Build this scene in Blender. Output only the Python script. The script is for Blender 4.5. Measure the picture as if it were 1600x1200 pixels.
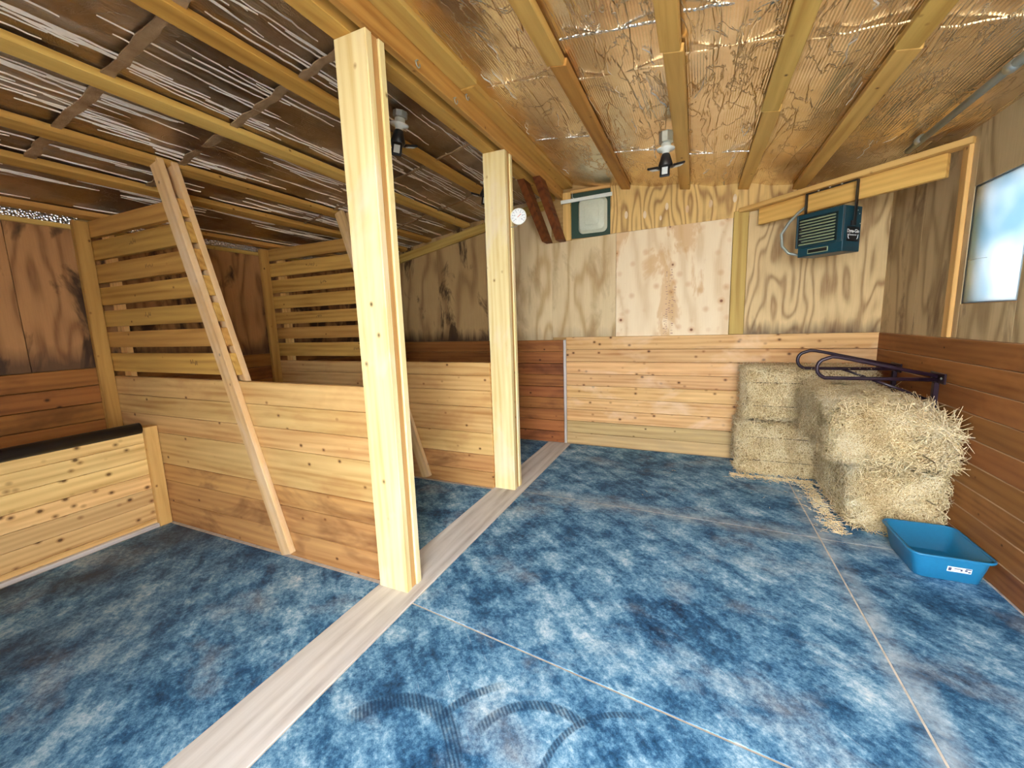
import bpy, bmesh, math, random
import numpy as np
from mathutils import Matrix, Vector
random.seed(7); rng = np.random.default_rng(7)
for o in list(bpy.data.objects): bpy.data.objects.remove(o)
S = bpy.context.scene
COL = S.collection

# ---------------------------------------------------------------- camera
cam_d = bpy.data.cameras.new('camera'); cam = bpy.data.objects.new('camera', cam_d); COL.objects.link(cam)
R_ = ((0.91350821, 0.40558158, -0.03172286), (0.03083592, -0.14678395, -0.98868783), (-0.40564998, 0.90219624, -0.14659482))
cam.matrix_world = Matrix(((R_[0][0], -R_[1][0], -R_[2][0], 1.2776), (R_[0][1], -R_[1][1], -R_[2][1], 0.0),
                           (R_[0][2], -R_[1][2], -R_[2][2], 1.3926), (0, 0, 0, 1)))
cam_d.sensor_width = 36.0; cam_d.lens = 639.6 / 1600 * 36; cam_d.clip_start = 0.02
S.camera = cam
# ---------------------------------------------------------------- world and exposure
W = bpy.data.worlds.new('sky'); S.world = W; W.use_nodes = True
bg = W.node_tree.nodes['Background']; bg.inputs[0].default_value = (0.88, 0.94, 1.0, 1); bg.inputs[1].default_value = 8.0
S.view_settings.view_transform = 'Standard'; S.view_settings.look = 'None'
S.view_settings.gamma = 1.0; S.view_settings.use_curve_mapping = False
S.view_settings.exposure = 1.5

# ---------------------------------------------------------------- materials
def lin(r, g, b):
    f = lambda c: (c / 255 / 12.92) if c / 255 <= .04045 else ((c / 255 + .055) / 1.055) ** 2.4
    return (f(r), f(g), f(b), 1)
class NT:
    def __init__(s, name):
        s.m = bpy.data.materials.new(name); s.m.use_nodes = True; s.t = s.m.node_tree
        s.b = s.t.nodes['Principled BSDF']
    def n(s, typ, **kw):
        x = s.t.nodes.new('ShaderNode' + typ)
        for k, v in kw.items():
            if k.startswith('i_'): x.inputs[int(k[2:]) if k[2:].isdigit() else k[2:]].default_value = v
            else: setattr(x, k, v)
        return x
    def l(s, a, b): s.t.links.new(a, b)
    def set(s, inp, v):
        if hasattr(v, 'is_output'): s.l(v, inp)
        else: inp.default_value = v
    def math(s, op, a, b=0.0, c=0.0, clamp=False):
        x = s.n('Math', operation=op, use_clamp=clamp)
        for i, v in enumerate((a, b, c)): s.set(x.inputs[i], v)
        return x.outputs[0]
    def vmul(s, v, k):
        x = s.n('VectorMath', operation='MULTIPLY'); s.set(x.inputs[0], v); x.inputs[1].default_value = k; return x.outputs[0]
    def vadd(s, v, k):
        x = s.n('VectorMath', operation='ADD'); s.set(x.inputs[0], v); s.set(x.inputs[1], k); return x.outputs[0]
    def noise(s, v, scale=1, detail=4, rough=.55, dist=0):
        x = s.n('TexNoise'); s.set(x.inputs['Vector'], v)
        x.inputs['Scale'].default_value = scale; x.inputs['Detail'].default_value = detail
        x.inputs['Roughness'].default_value = rough; x.inputs['Distortion'].default_value = dist
        return x.outputs['Fac']
    def vor(s, v, scale=1):
        x = s.n('TexVoronoi'); s.set(x.inputs['Vector'], v); x.inputs['Scale'].default_value = scale; return x
    def ramp(s, f, stops):
        x = s.n('ValToRGB'); s.set(x.inputs[0], f); e = x.color_ramp.elements
        while len(e) < len(stops): e.new(.5)
        for q, (p, c) in zip(e, stops):
            q.position = p; q.color = c if len(c) == 4 else (*c, 1)
        return x.outputs[0]
    def rng(s, f, a, b, c=0., d=1.):
        x = s.n('MapRange'); x.clamp = True; s.set(x.inputs[0], f)
        for i, v in enumerate((a, b, c, d)): x.inputs[i + 1].default_value = v
        return x.outputs[0]
    def mix(s, f, a, b, mode='MIX'):
        x = s.n('Mix', data_type='RGBA', blend_type=mode); s.set(x.inputs[0], f); s.set(x.inputs[6], a); s.set(x.inputs[7], b)
        return x.outputs[2]
    def bump(s, h, strength=.3, dist=.01):
        x = s.n('Bump'); s.l(h, x.inputs['Height']); x.inputs['Strength'].default_value = strength; x.inputs['Distance'].default_value = dist
        s.l(x.outputs[0], s.b.inputs['Normal'])
    def obj(s, rand=True):
        o = s.n('TexCoord').outputs['Object']
        if not rand: return o
        r = s.n('ObjectInfo').outputs['Random']; s.r = r
        c = s.n('CombineXYZ'); s.l(s.math('MULTIPLY', r, 41.), c.inputs[0]); s.l(s.math('MULTIPLY', r, 17.), c.inputs[1]); s.l(s.math('MULTIPLY', r, 29.), c.inputs[2])
        return s.vadd(o, c.outputs[0])
    def out(s, col, rough=.6, **kw):
        s.set(s.b.inputs['Base Color'], col); s.set(s.b.inputs['Roughness'], rough)
        for k, v in kw.items(): s.b.inputs[k.replace('_', ' ')].default_value = v
        return s.m
def flat(name, c, rough=.5, **kw):
    t = NT(name); p = t.obj(False); n = t.noise(p, 60, 3)
    col = t.mix(t.rng(n, .35, .7, 0, .25), c, tuple(x * .7 for x in c[:3]) + (1,))
    return t.out(col, rough, **kw)

def wood(name, c_light, c_dark, knots=.10, var=.16, rough=.62, stain=None, stain_amt=0., dust=None, ledge=None, ks=9.0):
    """sawn board, grain along local X"""
    t = NT(name); p = t.obj()
    g = t.noise(t.vmul(p, (.8, 9, 9)), 1.5, 4, .5, .8)
    fine = t.noise(t.vmul(p, (3, 110, 110)), 1, 3, .6)
    w = t.n('TexWave', wave_type='RINGS', rings_direction='X'); t.l(t.vmul(p, (.22, 3.1, 3.1)), w.inputs['Vector'])
    w.inputs['Scale'].default_value = 2.6; w.inputs['Distortion'].default_value = 7.0; w.inputs['Detail'].default_value = 2; w.inputs['Detail Scale'].default_value = .7
    f = t.math('ADD', t.math('MULTIPLY', g, .72), t.math('MULTIPLY', w.outputs['Fac'], .14)); f = t.math('ADD', f, t.math('MULTIPLY', fine, .16))
    col = t.ramp(f, [(.32, c_light), (.56, tuple(a * .55 + b * .45 for a, b in zip(c_light, c_dark))), (.74, c_dark)])
    v = t.vor(t.vmul(p, (.8, 1, 1)), ks)
    d = v.outputs['Distance']
    kn = tuple(c * .22 for c in c_dark[:3]) + (1,); kr = tuple(a * b for a, b in zip(c_dark[:3], (.62, .45, .32))) + (1,)
    col = t.mix(t.rng(d, knots * 1.8, knots * .9, 0, .65), col, kr)
    col = t.mix(t.rng(d, knots, knots * .6, 0, .9), col, kn)
    tone = t.math('ADD', 1 - var / 2, t.math('MULTIPLY', t.r, var))
    col = t.mix(1.0, col, t.ramp(tone, [(0, (0, 0, 0)), (1, (1, 1, 1))]), 'MULTIPLY') if False else col
    hs = t.n('HueSaturation'); t.l(col, hs.inputs['Color']); t.l(tone, hs.inputs['Value']); hs.inputs['Saturation'].default_value = .97
    t.l(t.math('ADD', .502, t.math('MULTIPLY', t.math('FRACT', t.math('MULTIPLY', t.r, 7.3)), .012)), hs.inputs['Hue']); col = hs.outputs[0]
    if stain:
        s1 = t.noise(t.vmul(p, (1.0, 2.2, 2.2)), 1.7, 4, .6, .4)
        col = t.mix(t.rng(s1, .52, .68, 0, stain_amt), col, stain)
    if dust:
        s2 = t.noise(t.vmul(p, (1.5, 4, 4)), 2.2, 5, .65)
        col = t.mix(t.rng(s2, .42, .7, .1, .6), col, dust)
    if ledge:
        lz = t.n('SeparateXYZ'); t.l(t.n('TexCoord').outputs['Object'], lz.inputs[0])
        col = t.mix(t.math('MULTIPLY', t.rng(lz.outputs[2], H9 / 2 - .0055, H9 / 2 - .0030), t.rng(s1, .25, .5, .35, .8)), col, ledge)
    t.bump(t.math('ADD', t.math('MULTIPLY', g, .6), t.math('MULTIPLY', fine, .5)), .25, .004)
    return t.out(col, rough, Specular_IOR_Level=.3)

def ply(name, c_light, c_dark, stain, amt=.5, s_lo=.55, s_hi=.68, ring=1.0, knots=0., bottom=0.):
    """plywood sheet; local X = up, local Y = across"""
    t = NT(name); p = t.obj()
    wob = t.noise(t.vmul(p, (.55, 2.2, 2.2)), 1.4, 2, .45)
    q = t.n('SeparateXYZ'); t.l(p, q.inputs[0])
    ph = t.math('ADD', t.math('MULTIPLY', wob, 60. * ring), t.math('MULTIPLY', q.outputs[1], 16.))
    lines = t.math('ADD', t.math('MULTIPLY', t.math('SINE', ph), .5), .5)
    lines = t.math('POWER', lines, 2.2)
    fine = t.noise(t.vmul(p, (5, 90, 90)), 1, 4, .65)
    blot = t.noise(p, 2.6, 4, .6)
    f = t.math('ADD', t.math('MULTIPLY', lines, .38), t.math('ADD', t.math('MULTIPLY', fine, .35), t.math('MULTIPLY', blot, .3)))
    col = t.ramp(f, [(.25, c_light), (.55, tuple(a * .6 + b * .4 for a, b in zip(c_light, c_dark))), (.85, c_dark)])
    s1 = t.noise(t.vmul(p, (.8, 1.9, 1.9)), 1.9, 5, .6, .5)
    col = t.mix(t.rng(s1, s_lo, s_hi, 0, amt), col, stain)
    if bottom:
        o = t.n('SeparateXYZ'); t.l(t.n('NewGeometry').outputs['Position'], o.inputs[0])
        hgt = t.math('ADD', o.outputs[2], t.math('MULTIPLY', t.noise(t.vmul(p, (1.5, 14, 14)), 1, 4, .6), -.24))
        col = t.mix(t.rng(hgt, 1.22, 1.08, 0, bottom), col, lin(70, 48, 34))
    if knots:
        d = t.vor(p, 8.0).outputs['Distance']
        col = t.mix(t.rng(d, knots * 2.6, knots, 0, .5), col, lin(196, 132, 60))
        col = t.mix(t.rng(d, knots, knots * .6, 0, .9), col, lin(120, 60, 25))
    hs = t.n('HueSaturation'); t.l(col, hs.inputs['Color']); t.l(t.math('ADD', .94, t.math('MULTIPLY', t.r, .12)), hs.inputs['Value']); hs.inputs['Saturation'].default_value = .92
    t.bump(t.math('ADD', fine, t.math('MULTIPLY', lines, .4)), .2, .003)
    return t.out(hs.outputs[0], .6, Specular_IOR_Level=.3)

M = {}; H9 = 1.22 / 9
M['post'] = wood('pale_pine', lin(244, 226, 172), lin(222, 190, 122), knots=.075, var=.05, stain=lin(240, 224, 206), stain_amt=.5)
M['pine'] = wood('stall_pine', lin(224, 180, 118), lin(182, 126, 66), knots=.075, stain=lin(168, 106, 56), stain_amt=.35)
M['pine_low'] = wood('stall_pine_stained', lin(206, 150, 92), lin(160, 98, 50), knots=.07, stain=lin(104, 56, 30), stain_amt=.75)
M['slat'] = wood('slat_pine', lin(204, 150, 76), lin(152, 98, 40), knots=.06, var=.22)
M['manger'] = wood('manger_pine', lin(240, 200, 136), lin(190, 134, 72), knots=.15, var=.3, ks=14.)
M['back'] = wood('back_wall_board', lin(230, 180, 124), lin(180, 116, 62), knots=.13, var=.2, stain=lin(238, 206, 168), stain_amt=.6, ks=12.)
M['back_dusty'] = wood('dusty_board', lin(206, 170, 116), lin(160, 122, 74), knots=.07, dust=lin(176, 152, 112))
M['back_dark'] = wood('stall_back_board', lin(170, 100, 50), lin(122, 62, 26), knots=.08, stain=lin(84, 40, 18), stain_amt=.6)
M['right'] = wood('right_wall_board', lin(158, 94, 46), lin(110, 56, 22), knots=.05, var=.2, stain=lin(178, 116, 62), stain_amt=.55, ledge=lin(214, 176, 138))
M['left'] = wood('left_wall_board', lin(172, 104, 46), lin(118, 62, 22), knots=.09, stain=lin(80, 40, 16), stain_amt=.6)
M['purlin'] = wood('purlin_pine', lin(222, 176, 96), lin(184, 130, 56), knots=.06, var=.22)
M['purlin_o'] = wood('purlin_orange', lin(200, 142, 64), lin(150, 94, 34), knots=.06)
M['beam'] = wood('beam_fir', lin(212, 158, 80), lin(168, 112, 46), knots=.07)
M['brace'] = wood('dark_brace', lin(132, 66, 26), lin(84, 36, 14), knots=.05)
M['stud'] = wood('stud_pine', lin(226, 176, 108), lin(190, 134, 70), knots=.06)
M['sill'] = wood('dusty_sill', lin(226, 220, 214), lin(150, 134, 126), knots=.0, dust=lin(214, 208, 204), rough=.85)
M['plate'] = wood('plate_pine', lin(206, 168, 92), lin(168, 122, 54), knots=.05)
M['diag'] = wood('diagonal_pine', lin(226, 182, 124), lin(184, 132, 78), knots=.06, var=.1, dust=lin(222, 200, 172))
M['ply_pale'] = ply('plywood_pale', lin(236, 214, 176), lin(214, 182, 134), lin(204, 154, 86), .6, .54, .60, ring=.5, knots=.13)
M['ply_grey'] = ply('plywood_streaked', lin(226, 202, 154), lin(178, 138, 78), lin(150, 112, 58), .55, ring=.45, bottom=.35)
M['ply_gold'] = ply('plywood_gold', lin(232, 192, 108), lin(140, 86, 26), lin(140, 92, 34), .4, ring=1.5)
M['ply_ring'] = ply('plywood_cathedral', lin(222, 190, 130), lin(140, 98, 48), lin(98, 66, 36), .5, .58, .72, ring=1.3, bottom=.8)
M['ply_side'] = ply('plywood_weathered', lin(208, 182, 134), lin(142, 114, 72), lin(100, 68, 42), .65, .53, .62, ring=.5)
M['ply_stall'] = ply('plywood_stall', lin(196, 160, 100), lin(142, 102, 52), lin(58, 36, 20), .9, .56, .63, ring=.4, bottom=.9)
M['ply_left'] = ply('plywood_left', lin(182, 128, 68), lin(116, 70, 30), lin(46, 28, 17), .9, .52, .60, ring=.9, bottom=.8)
M['galv'] = flat('galvanised_steel', lin(196, 204, 200), .35, Metallic=.8)
M['conduit'] = flat('grey_conduit', lin(150, 156, 146), .45, Metallic=.2)
M['black'] = flat('black_plastic', lin(20, 20, 24), .4)
M['pipe'] = flat('black_pipe', lin(14, 17, 24), .35)
M['white'] = flat('white_plastic', lin(226, 230, 222), .45)
M['cream'] = flat('cream_plastic', lin(214, 218, 196), .5)
M['lens'] = flat('frosted_lens', lin(206, 214, 214), .3)
M['green'] = flat('dark_green_board', lin(36, 66, 52), .6)
M['teal'] = flat('teal_enamel', lin(16, 62, 76), .4)
M['teal_dark'] = flat('teal_recess', lin(10, 34, 38), .5)
M['louvre'] = flat('louvre_steel', lin(158, 172, 138), .35, Metallic=.3)
M['rack'] = flat('plum_black_steel', lin(44, 28, 42), .3, Metallic=.2)
M['tub'] = flat('teal_blue_plastic', lin(34, 120, 164), .38)
M['red'] = flat('red_needle', lin(200, 60, 40), .4)
M['ink'] = flat('print_ink', lin(70, 80, 110), .6)
M['ink_dark'] = flat('dark_stamp_ink', lin(84, 58, 34), .7)
M['stamp'] = flat('purple_stamp_ink', lin(150, 100, 100), .7)
M['print_white'] = flat('white_print', lin(236, 240, 240), .5)
M['twine'] = flat('baling_twine', lin(84, 70, 44), .8)
M['gravel'] = flat('gravel', lin(190, 180, 165), .9)
M['dark_wall'] = wood('front_wall_board', lin(190, 150, 96), lin(150, 108, 60), knots=.05)

def make_slab():
    t = NT('dusty_slab'); p = t.obj(False)
    return t.out(t.ramp(t.noise(p, 30, 5), [(.3, lin(190, 178, 162)), (.7, lin(226, 214, 200))]), .9)
M['slab'] = make_slab()

def make_mat():
    t = NT('blue_grey_rubber_mat'); p = t.n('NewGeometry').outputs['Position']
    big = t.noise(p, 1.9, 6, .62, .3)
    rot = t.n('VectorRotate', rotation_type='Z_AXIS'); t.l(p, rot.inputs['Vector']); rot.inputs['Angle'].default_value = .75
    scr = t.noise(t.vmul(rot.outputs[0], (4, 15, 1)), 1.0, 7, .72, .35)
    fine = t.noise(p, 42, 8, .85, 0)
    mid = t.noise(p, 6, 7, .68, .25)
    f = t.math('ADD', t.math('MULTIPLY', big, .26), t.math('MULTIPLY', scr, .26))
    f = t.math('ADD', f, t.math('MULTIPLY', fine, .42)); f = t.math('ADD', f, t.math('MULTIPLY', mid, .34))
    col = t.ramp(f, [(.53, lin(16, 48, 78)), (.60, lin(44, 92, 130)), (.66, lin(98, 146, 180)), (.72, lin(164, 194, 212)), (.79, lin(222, 228, 230))])
    scl = t.noise(t.vmul(rot.outputs[0], (2.5, 60, 1)), 1.0, 5, .7, 2.0)
    col = t.mix(t.math('MULTIPLY', t.rng(scl, .62, .72), t.rng(mid, .45, .6, 0, .6)), col, lin(205, 214, 220))
    # dusty tan patches
    d = t.noise(t.vmul(p, (1, 1.4, 1)), 2.1, 5, .6, .3)
    d2 = t.math('MULTIPLY', t.rng(d, .54, .70), t.rng(fine, .3, .6))
    col = t.mix(t.math('MULTIPLY', d2, .4), col, lin(214, 211, 202))
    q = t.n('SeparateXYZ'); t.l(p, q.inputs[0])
    # the stall mats turn darker brown towards the left wall
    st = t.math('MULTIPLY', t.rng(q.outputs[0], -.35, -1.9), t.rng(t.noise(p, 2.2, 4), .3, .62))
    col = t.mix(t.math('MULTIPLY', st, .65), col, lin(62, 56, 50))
    # dust settled along the seams
    wob = t.math('MULTIPLY', t.math('SUBTRACT', t.noise(p, 3.0, 3), .5), .16)
    sx = t.math('ABSOLUTE', t.math('ADD', t.math('SUBTRACT', q.outputs[0], 2.05), wob))
    e = t.math('MULTIPLY', t.rng(sx, .085, .0), t.rng(mid, .3, .62))
    col = t.mix(t.math('MULTIPLY', e, .75), col, lin(186, 196, 202))
    ya = t.math('ADD', q.outputs[1], t.math('MULTIPLY', q.outputs[0], .02))
    sy = t.math('ABSOLUTE', t.math('ADD', t.math('SUBTRACT', ya, 3.0), t.math('MULTIPLY', wob, 1.5)))
    e2 = t.math('MULTIPLY', t.math('MULTIPLY', t.rng(sy, .15, .0), t.rng(mid, .3, .6)), t.rng(q.outputs[0], -.1, .1))
    col = t.mix(t.math('MULTIPLY', e2, .6), col, lin(176, 176, 170))
    # tyre scrubs
    tread = t.math('ADD', .72, t.math('MULTIPLY', t.math('SINE', t.math('MULTIPLY', t.math('ADD', q.outputs[0], q.outputs[1]), 330.)), .28))
    for cx, cy, r, w, a0, a1 in ((.40, .845, .225, .032, -.6, 2.9), (.86, 1.0, .235, .020, 1.0, 3.0), (.86, .92, .40, .018, 2.1, 2.9), (1.18, 1.02, .3, .012, 1.6, 3.6)):
        dx = t.math('SUBTRACT', q.outputs[0], cx); dy = t.math('SUBTRACT', q.outputs[1], cy)
        rr = t.math('ABSOLUTE', t.math('SUBTRACT', t.math('SQRT', t.math('ADD', t.math('MULTIPLY', dx, dx), t.math('MULTIPLY', dy, dy))), r))
        ang = t.math('ARCTAN2', dy, dx)
        mk = t.math('MULTIPLY', t.rng(rr, w * 1.15, w * .75), t.math('MULTIPLY', t.rng(ang, a0, a0 + .25), t.rng(ang, a1, a1 - .2)))
        mk = t.math('MULTIPLY', mk, t.math('MULTIPLY', tread, t.rng(scr, .28, .46)))
        col = t.mix(t.math('MULTIPLY', mk, .8), col, lin(14, 42, 72))
    t.bump(t.math('ADD', fine, mid), .18, .004)
    return t.out(col, t.rng(f, .5, .8, .55, .8), Specular_IOR_Level=.25)
M['mat'] = make_mat()

def make_foil(name, a, b, crk, ribs, rough):
    t = NT(name); p = t.obj(False)
    q = t.n('SeparateXYZ'); t.l(p, q.inputs[0])
    n1 = t.noise(t.vmul(p, (6.5, .8, 1)), 1.0, 4, .5, .5)
    r1 = t.rng(t.math('ABSOLUTE', t.math('SUBTRACT', n1, .5)), 0, .018, 1, 0)
    n3 = t.noise(t.vadd(t.vmul(p, (6, 2.2, 1)), (3, 8, 0)), 1.0, 5, .6, .9)
    r3 = t.rng(t.math('ABSOLUTE', t.math('SUBTRACT', n3, .5)), 0, .014, 1, 0)
    wv = t.math('MULTIPLY', t.noise(t.vmul(p, (5, 1.2, 1)), 1, 2), 10.)
    rib = t.math('MULTIPLY', t.math('ADD', t.math('SINE', t.math('ADD', t.math('MULTIPLY', q.outputs[0], 480.), wv)), 1), .5)
    msk = t.rng(t.noise(p, 3.0, 3), .35, .62)
    weave = t.noise(p, 150, 2, .6); lump = t.noise(t.vmul(p, (1, .5, 1)), 9, 3, .5)
    h = t.math('ADD', t.math('MULTIPLY', r1, crk), t.math('MULTIPLY', r3, crk * .8))
    h = t.math('ADD', h, t.math('ADD', t.math('MULTIPLY', t.math('MULTIPLY', rib, msk), ribs), t.math('ADD', t.math('MULTIPLY', weave, .05), t.math('MULTIPLY', lump, .35))))
    t.bump(h, 1.0, .010)
    col = t.ramp(t.noise(p, 3.2, 5, .6), [(.3, a), (.7, b)])
    return t.out(col, rough, Metallic=.95)
M['foil'] = make_foil('wrinkled_foil', (.70, .55, .36, 1), (.93, .80, .60, 1), .34, .13, .25)  # silver foil; the warm tint stands for the wood it reflects
M['foil_shaded'] = make_foil('wrinkled_foil_shaded', (.26, .19, .12, 1), (.54, .43, .31, 1), .14, .09, .28)  # same foil, with the dark stall's reflection put into its colour
M['crease'] = flat('foil_crease_glint', (.97, .95, .90, 1), .32, Metallic=.6)  # near-white, so daylight glints on the wrinkles are in the colour
def make_tape():
    t = NT('foil_tape'); p = t.obj(False)
    t.bump(t.noise(p, 40, 4), .6, .01)
    return t.out(t.ramp(t.noise(p, 12, 4), [(.3, (.30, .19, .10, 1)), (.7, (.5, .36, .22, 1))]), .5, Metallic=.5)
M['tape'] = make_tape()
def make_bubble():
    t = NT('bubble_foil'); p = t.obj(False)
    t.bump(t.vor(p, 70).outputs['Distance'], .8, .01)
    return t.out((.82, .84, .86, 1), .25, Metallic=.9)
M['bubble'] = make_bubble()
def make_straw(name, a, b, c):
    t = NT(name); p = t.obj(False)
    wn = t.noise(p, 95, 3, .8)
    return t.out(t.ramp(t.math('ADD', t.math('MULTIPLY', wn, .7), t.math('MULTIPLY', t.noise(p, 5, 3), .3)), [(.36, a), (.5, b), (.64, c)]), .65)
M['straw'] = make_straw('straw', lin(172, 138, 84), lin(232, 210, 160), lin(252, 244, 218))
M['straw_core'] = make_straw('straw_core', lin(104, 80, 44), lin(158, 130, 82), lin(190, 164, 112))
def make_pane():
    t = NT('sky_tinted_pane'); p = t.obj(False)
    t.b.inputs['Transmission Weight'].default_value = .95
    t.bump(t.noise(p, 6, 3), .15, .01)
    return t.out(t.mix(t.rng(t.noise(p, 2.4, 2), .42, .62), (.062, .108, .140, 1), (.165, .190, .205, 1)), .62)  # blue sky and white glow behind the plastic are mixed into its tint
M['pane'] = make_pane()

# ---------------------------------------------------------------- builders
WORLD = {}
def link(o, Mw, parent=None):
    COL.objects.link(o)
    if parent is not None:
        o.parent = parent; o.matrix_basis = WORLD[parent.name].inverted() @ Mw
    else: o.matrix_basis = Mw
    WORLD[o.name] = Mw.copy(); return o
def empty(name, loc=(0, 0, 0), label=None, cat=None, group=None, parent=None):
    o = bpy.data.objects.new(name, None); o.empty_display_size = .1
    link(o, Matrix.Translation(loc), parent); tag(o, label, cat, group); return o
def tag(o, label=None, cat=None, group=None, kind=None):
    for k, v in (('label', label), ('category', cat), ('group', group), ('kind', kind)):
        if v: o[k] = v
    return o
def mesh_obj(name, verts, faces, mat, Mw=None, parent=None, smooth=False):
    me = bpy.data.meshes.new(name); me.from_pydata([tuple(v) for v in verts], [], faces); me.update()
    if smooth: me.polygons.foreach_set('use_smooth', [True] * len(me.polygons))
    me.materials.append(M[mat]); o = bpy.data.objects.new(name, me)
    return link(o, Mw or Matrix.Identity(4), parent)
def bm_obj(name, bm, mat, Mw=None, parent=None, smooth=False, recentre=False):
    bmesh.ops.recalc_face_normals(bm, faces=bm.faces)
    me = bpy.data.meshes.new(name); bm.to_mesh(me); bm.free()
    if smooth: me.polygons.foreach_set('use_smooth', [True] * len(me.polygons))
    me.materials.append(M[mat]); o = bpy.data.objects.new(name, me)
    return link(o, Mw or Matrix.Identity(4), parent)
def box_bm(sx, sy, sz, bev=.003, bm=None, M4=None):
    b = bmesh.new(); bmesh.ops.create_cube(b, size=1); bmesh.ops.scale(b, vec=(sx, sy, sz), verts=b.verts)
    if bev: bmesh.ops.bevel(b, geom=list(b.edges), offset=min(bev, sx * .3, sy * .3, sz * .3), segments=1, affect='EDGES', profile=.5)
    if M4 is not None: b.transform(M4)
    if bm is None: return b
    me = bpy.data.meshes.new('t'); b.to_mesh(me); b.free(); bm.from_mesh(me); bpy.data.meshes.remove(me); return bm
def frame(p0, p1, up):
    x = (Vector(p1) - Vector(p0)).normalized(); y = Vector(up).cross(x).normalized(); z = x.cross(y)
    c = (Vector(p0) + Vector(p1)) / 2
    return Matrix(((x.x, y.x, z.x, c.x), (x.y, y.y, z.y, c.y), (x.z, y.z, z.z, c.z), (0, 0, 0, 1)))
def member(name, p0, p1, w, t, mat, parent=None, up=(0, 0, 1), bev=.003):
    """timber from p0 to p1; w across local Z (towards up), t along local Y"""
    L = (Vector(p1) - Vector(p0)).length
    return bm_obj(name, box_bm(L, t, w, bev), mat, frame(p0, p1, up), parent)
def bx(name, x0, x1, y0, y1, z0, z1, mat, parent=None, grain='x', bev=.003):
    c = Vector(((x0 + x1) / 2, (y0 + y1) / 2, (z0 + z1) / 2))
    if grain == 'x': return bm_obj(name, box_bm(x1 - x0, y1 - y0, z1 - z0, bev), mat, Matrix.Translation(c), parent)
    if grain == 'y': return member(name, (c.x, y0, c.z), (c.x, y1, c.z), z1 - z0, x1 - x0, mat, parent, (0, 0, 1), bev)
    return member(name, (c.x, c.y, z0), (c.x, c.y, z1), x1 - x0, y1 - y0, mat, parent, (1, 0, 0), bev)
def prism_y(name, pts, y0, y1, mat, parent=None):
    """outline in (x,z), extruded along y"""
    n = len(pts); cx = sum(p[0] for p in pts) / n; cz = sum(p[1] for p in pts) / n; cy = (y0 + y1) / 2
    v = [(p[0] - cx, y0 - cy, p[1] - cz) for p in pts] + [(p[0] - cx, y1 - cy, p[1] - cz) for p in pts]
    bm = bmesh.new(); vs = [bm.verts.new(q) for q in v]
    bm.faces.new(vs[:n]); bm.faces.new(vs[n:])
    for i in range(n): bm.faces.new((vs[i], vs[(i + 1) % n], vs[n + (i + 1) % n], vs[n + i]))
    bmesh.ops.recalc_face_normals(bm, faces=bm.faces)
    bmesh.ops.bevel(bm, geom=list(bm.edges), offset=.002, segments=1, affect='EDGES')
    return bm_obj(name, bm, mat, Matrix.Translation((cx, cy, cz)), parent)
def tube_bm(pts, r, seg=10, bm=None, closed=False):
    bm = bm or bmesh.new(); P = [Vector(p) for p in pts]; n = len(P); rings = []
    d0 = (P[1] - P[0]).normalized(); a = Vector((0, 0, 1)) if abs(d0.z) < .9 else Vector((1, 0, 0)); u = d0.cross(a).normalized()
    for i in range(n):
        d = (P[min(i + 1, n - 1)] - P[max(i - 1, 0)]).normalized() if not closed else (P[(i + 1) % n] - P[i - 1]).normalized()
        u = (u - d * u.dot(d)).normalized(); v = d.cross(u)
        rr = r[i] if hasattr(r, '__len__') else r
        rings.append([bm.verts.new(P[i] + (u * math.cos(k * 2 * math.pi / seg) + v * math.sin(k * 2 * math.pi / seg)) * rr) for k in range(seg)])
    for i in range(n if closed else n - 1):
        A, B = rings[i], rings[(i + 1) % n]
        for k in range(seg): bm.faces.new((A[k], A[(k + 1) % seg], B[(k + 1) % seg], B[k]))
    if not closed: bm.faces.new(rings[0][::-1]); bm.faces.new(rings[-1])
    return bm
def tube(name, pts, r, mat, parent=None, seg=10, closed=False):
    c = Vector(pts[0]); return bm_obj(name, tube_bm([Vector(p) - c for p in pts], r, seg, None, closed), mat, Matrix.Translation(c), parent, True)
def lathe_bm(prof, seg=20, bm=None):
    bm = bm or bmesh.new(); rings = []
    for r, z in prof: rings.append([bm.verts.new((r * math.cos(k * 2 * math.pi / seg), r * math.sin(k * 2 * math.pi / seg), z)) for k in range(seg)])
    for A, B in zip(rings, rings[1:]):
        for k in range(seg): bm.faces.new((A[k], A[(k + 1) % seg], B[(k + 1) % seg], B[k]))
    bm.faces.new(rings[0][::-1]); bm.faces.new(rings[-1]); return bm
def text_obj(name, s, size, mat, Mw, parent, ext=.0006):
    cu = bpy.data.curves.new(name, 'FONT'); cu.body = s; cu.size = size; cu.extrude = ext; cu.align_x = 'CENTER'; cu.align_y = 'CENTER'
    t = bpy.data.objects.new('tmp', cu); COL.objects.link(t)
    dg = bpy.context.evaluated_depsgraph_get(); me = bpy.data.meshes.new_from_object(t.evaluated_get(dg))
    bpy.data.objects.remove(t); me.materials.clear(); me.materials.append(M[mat])
    return link(bpy.data.objects.new(name, me), Mw, parent)

XL, XR, YB, YF = -2.80, 2.704, 4.46, -0.95
zr = lambda x: 2.81 - .1525 * x          # foil, aisle side
zl = lambda x: 2.80 + .195 * x           # foil, stall side

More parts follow.
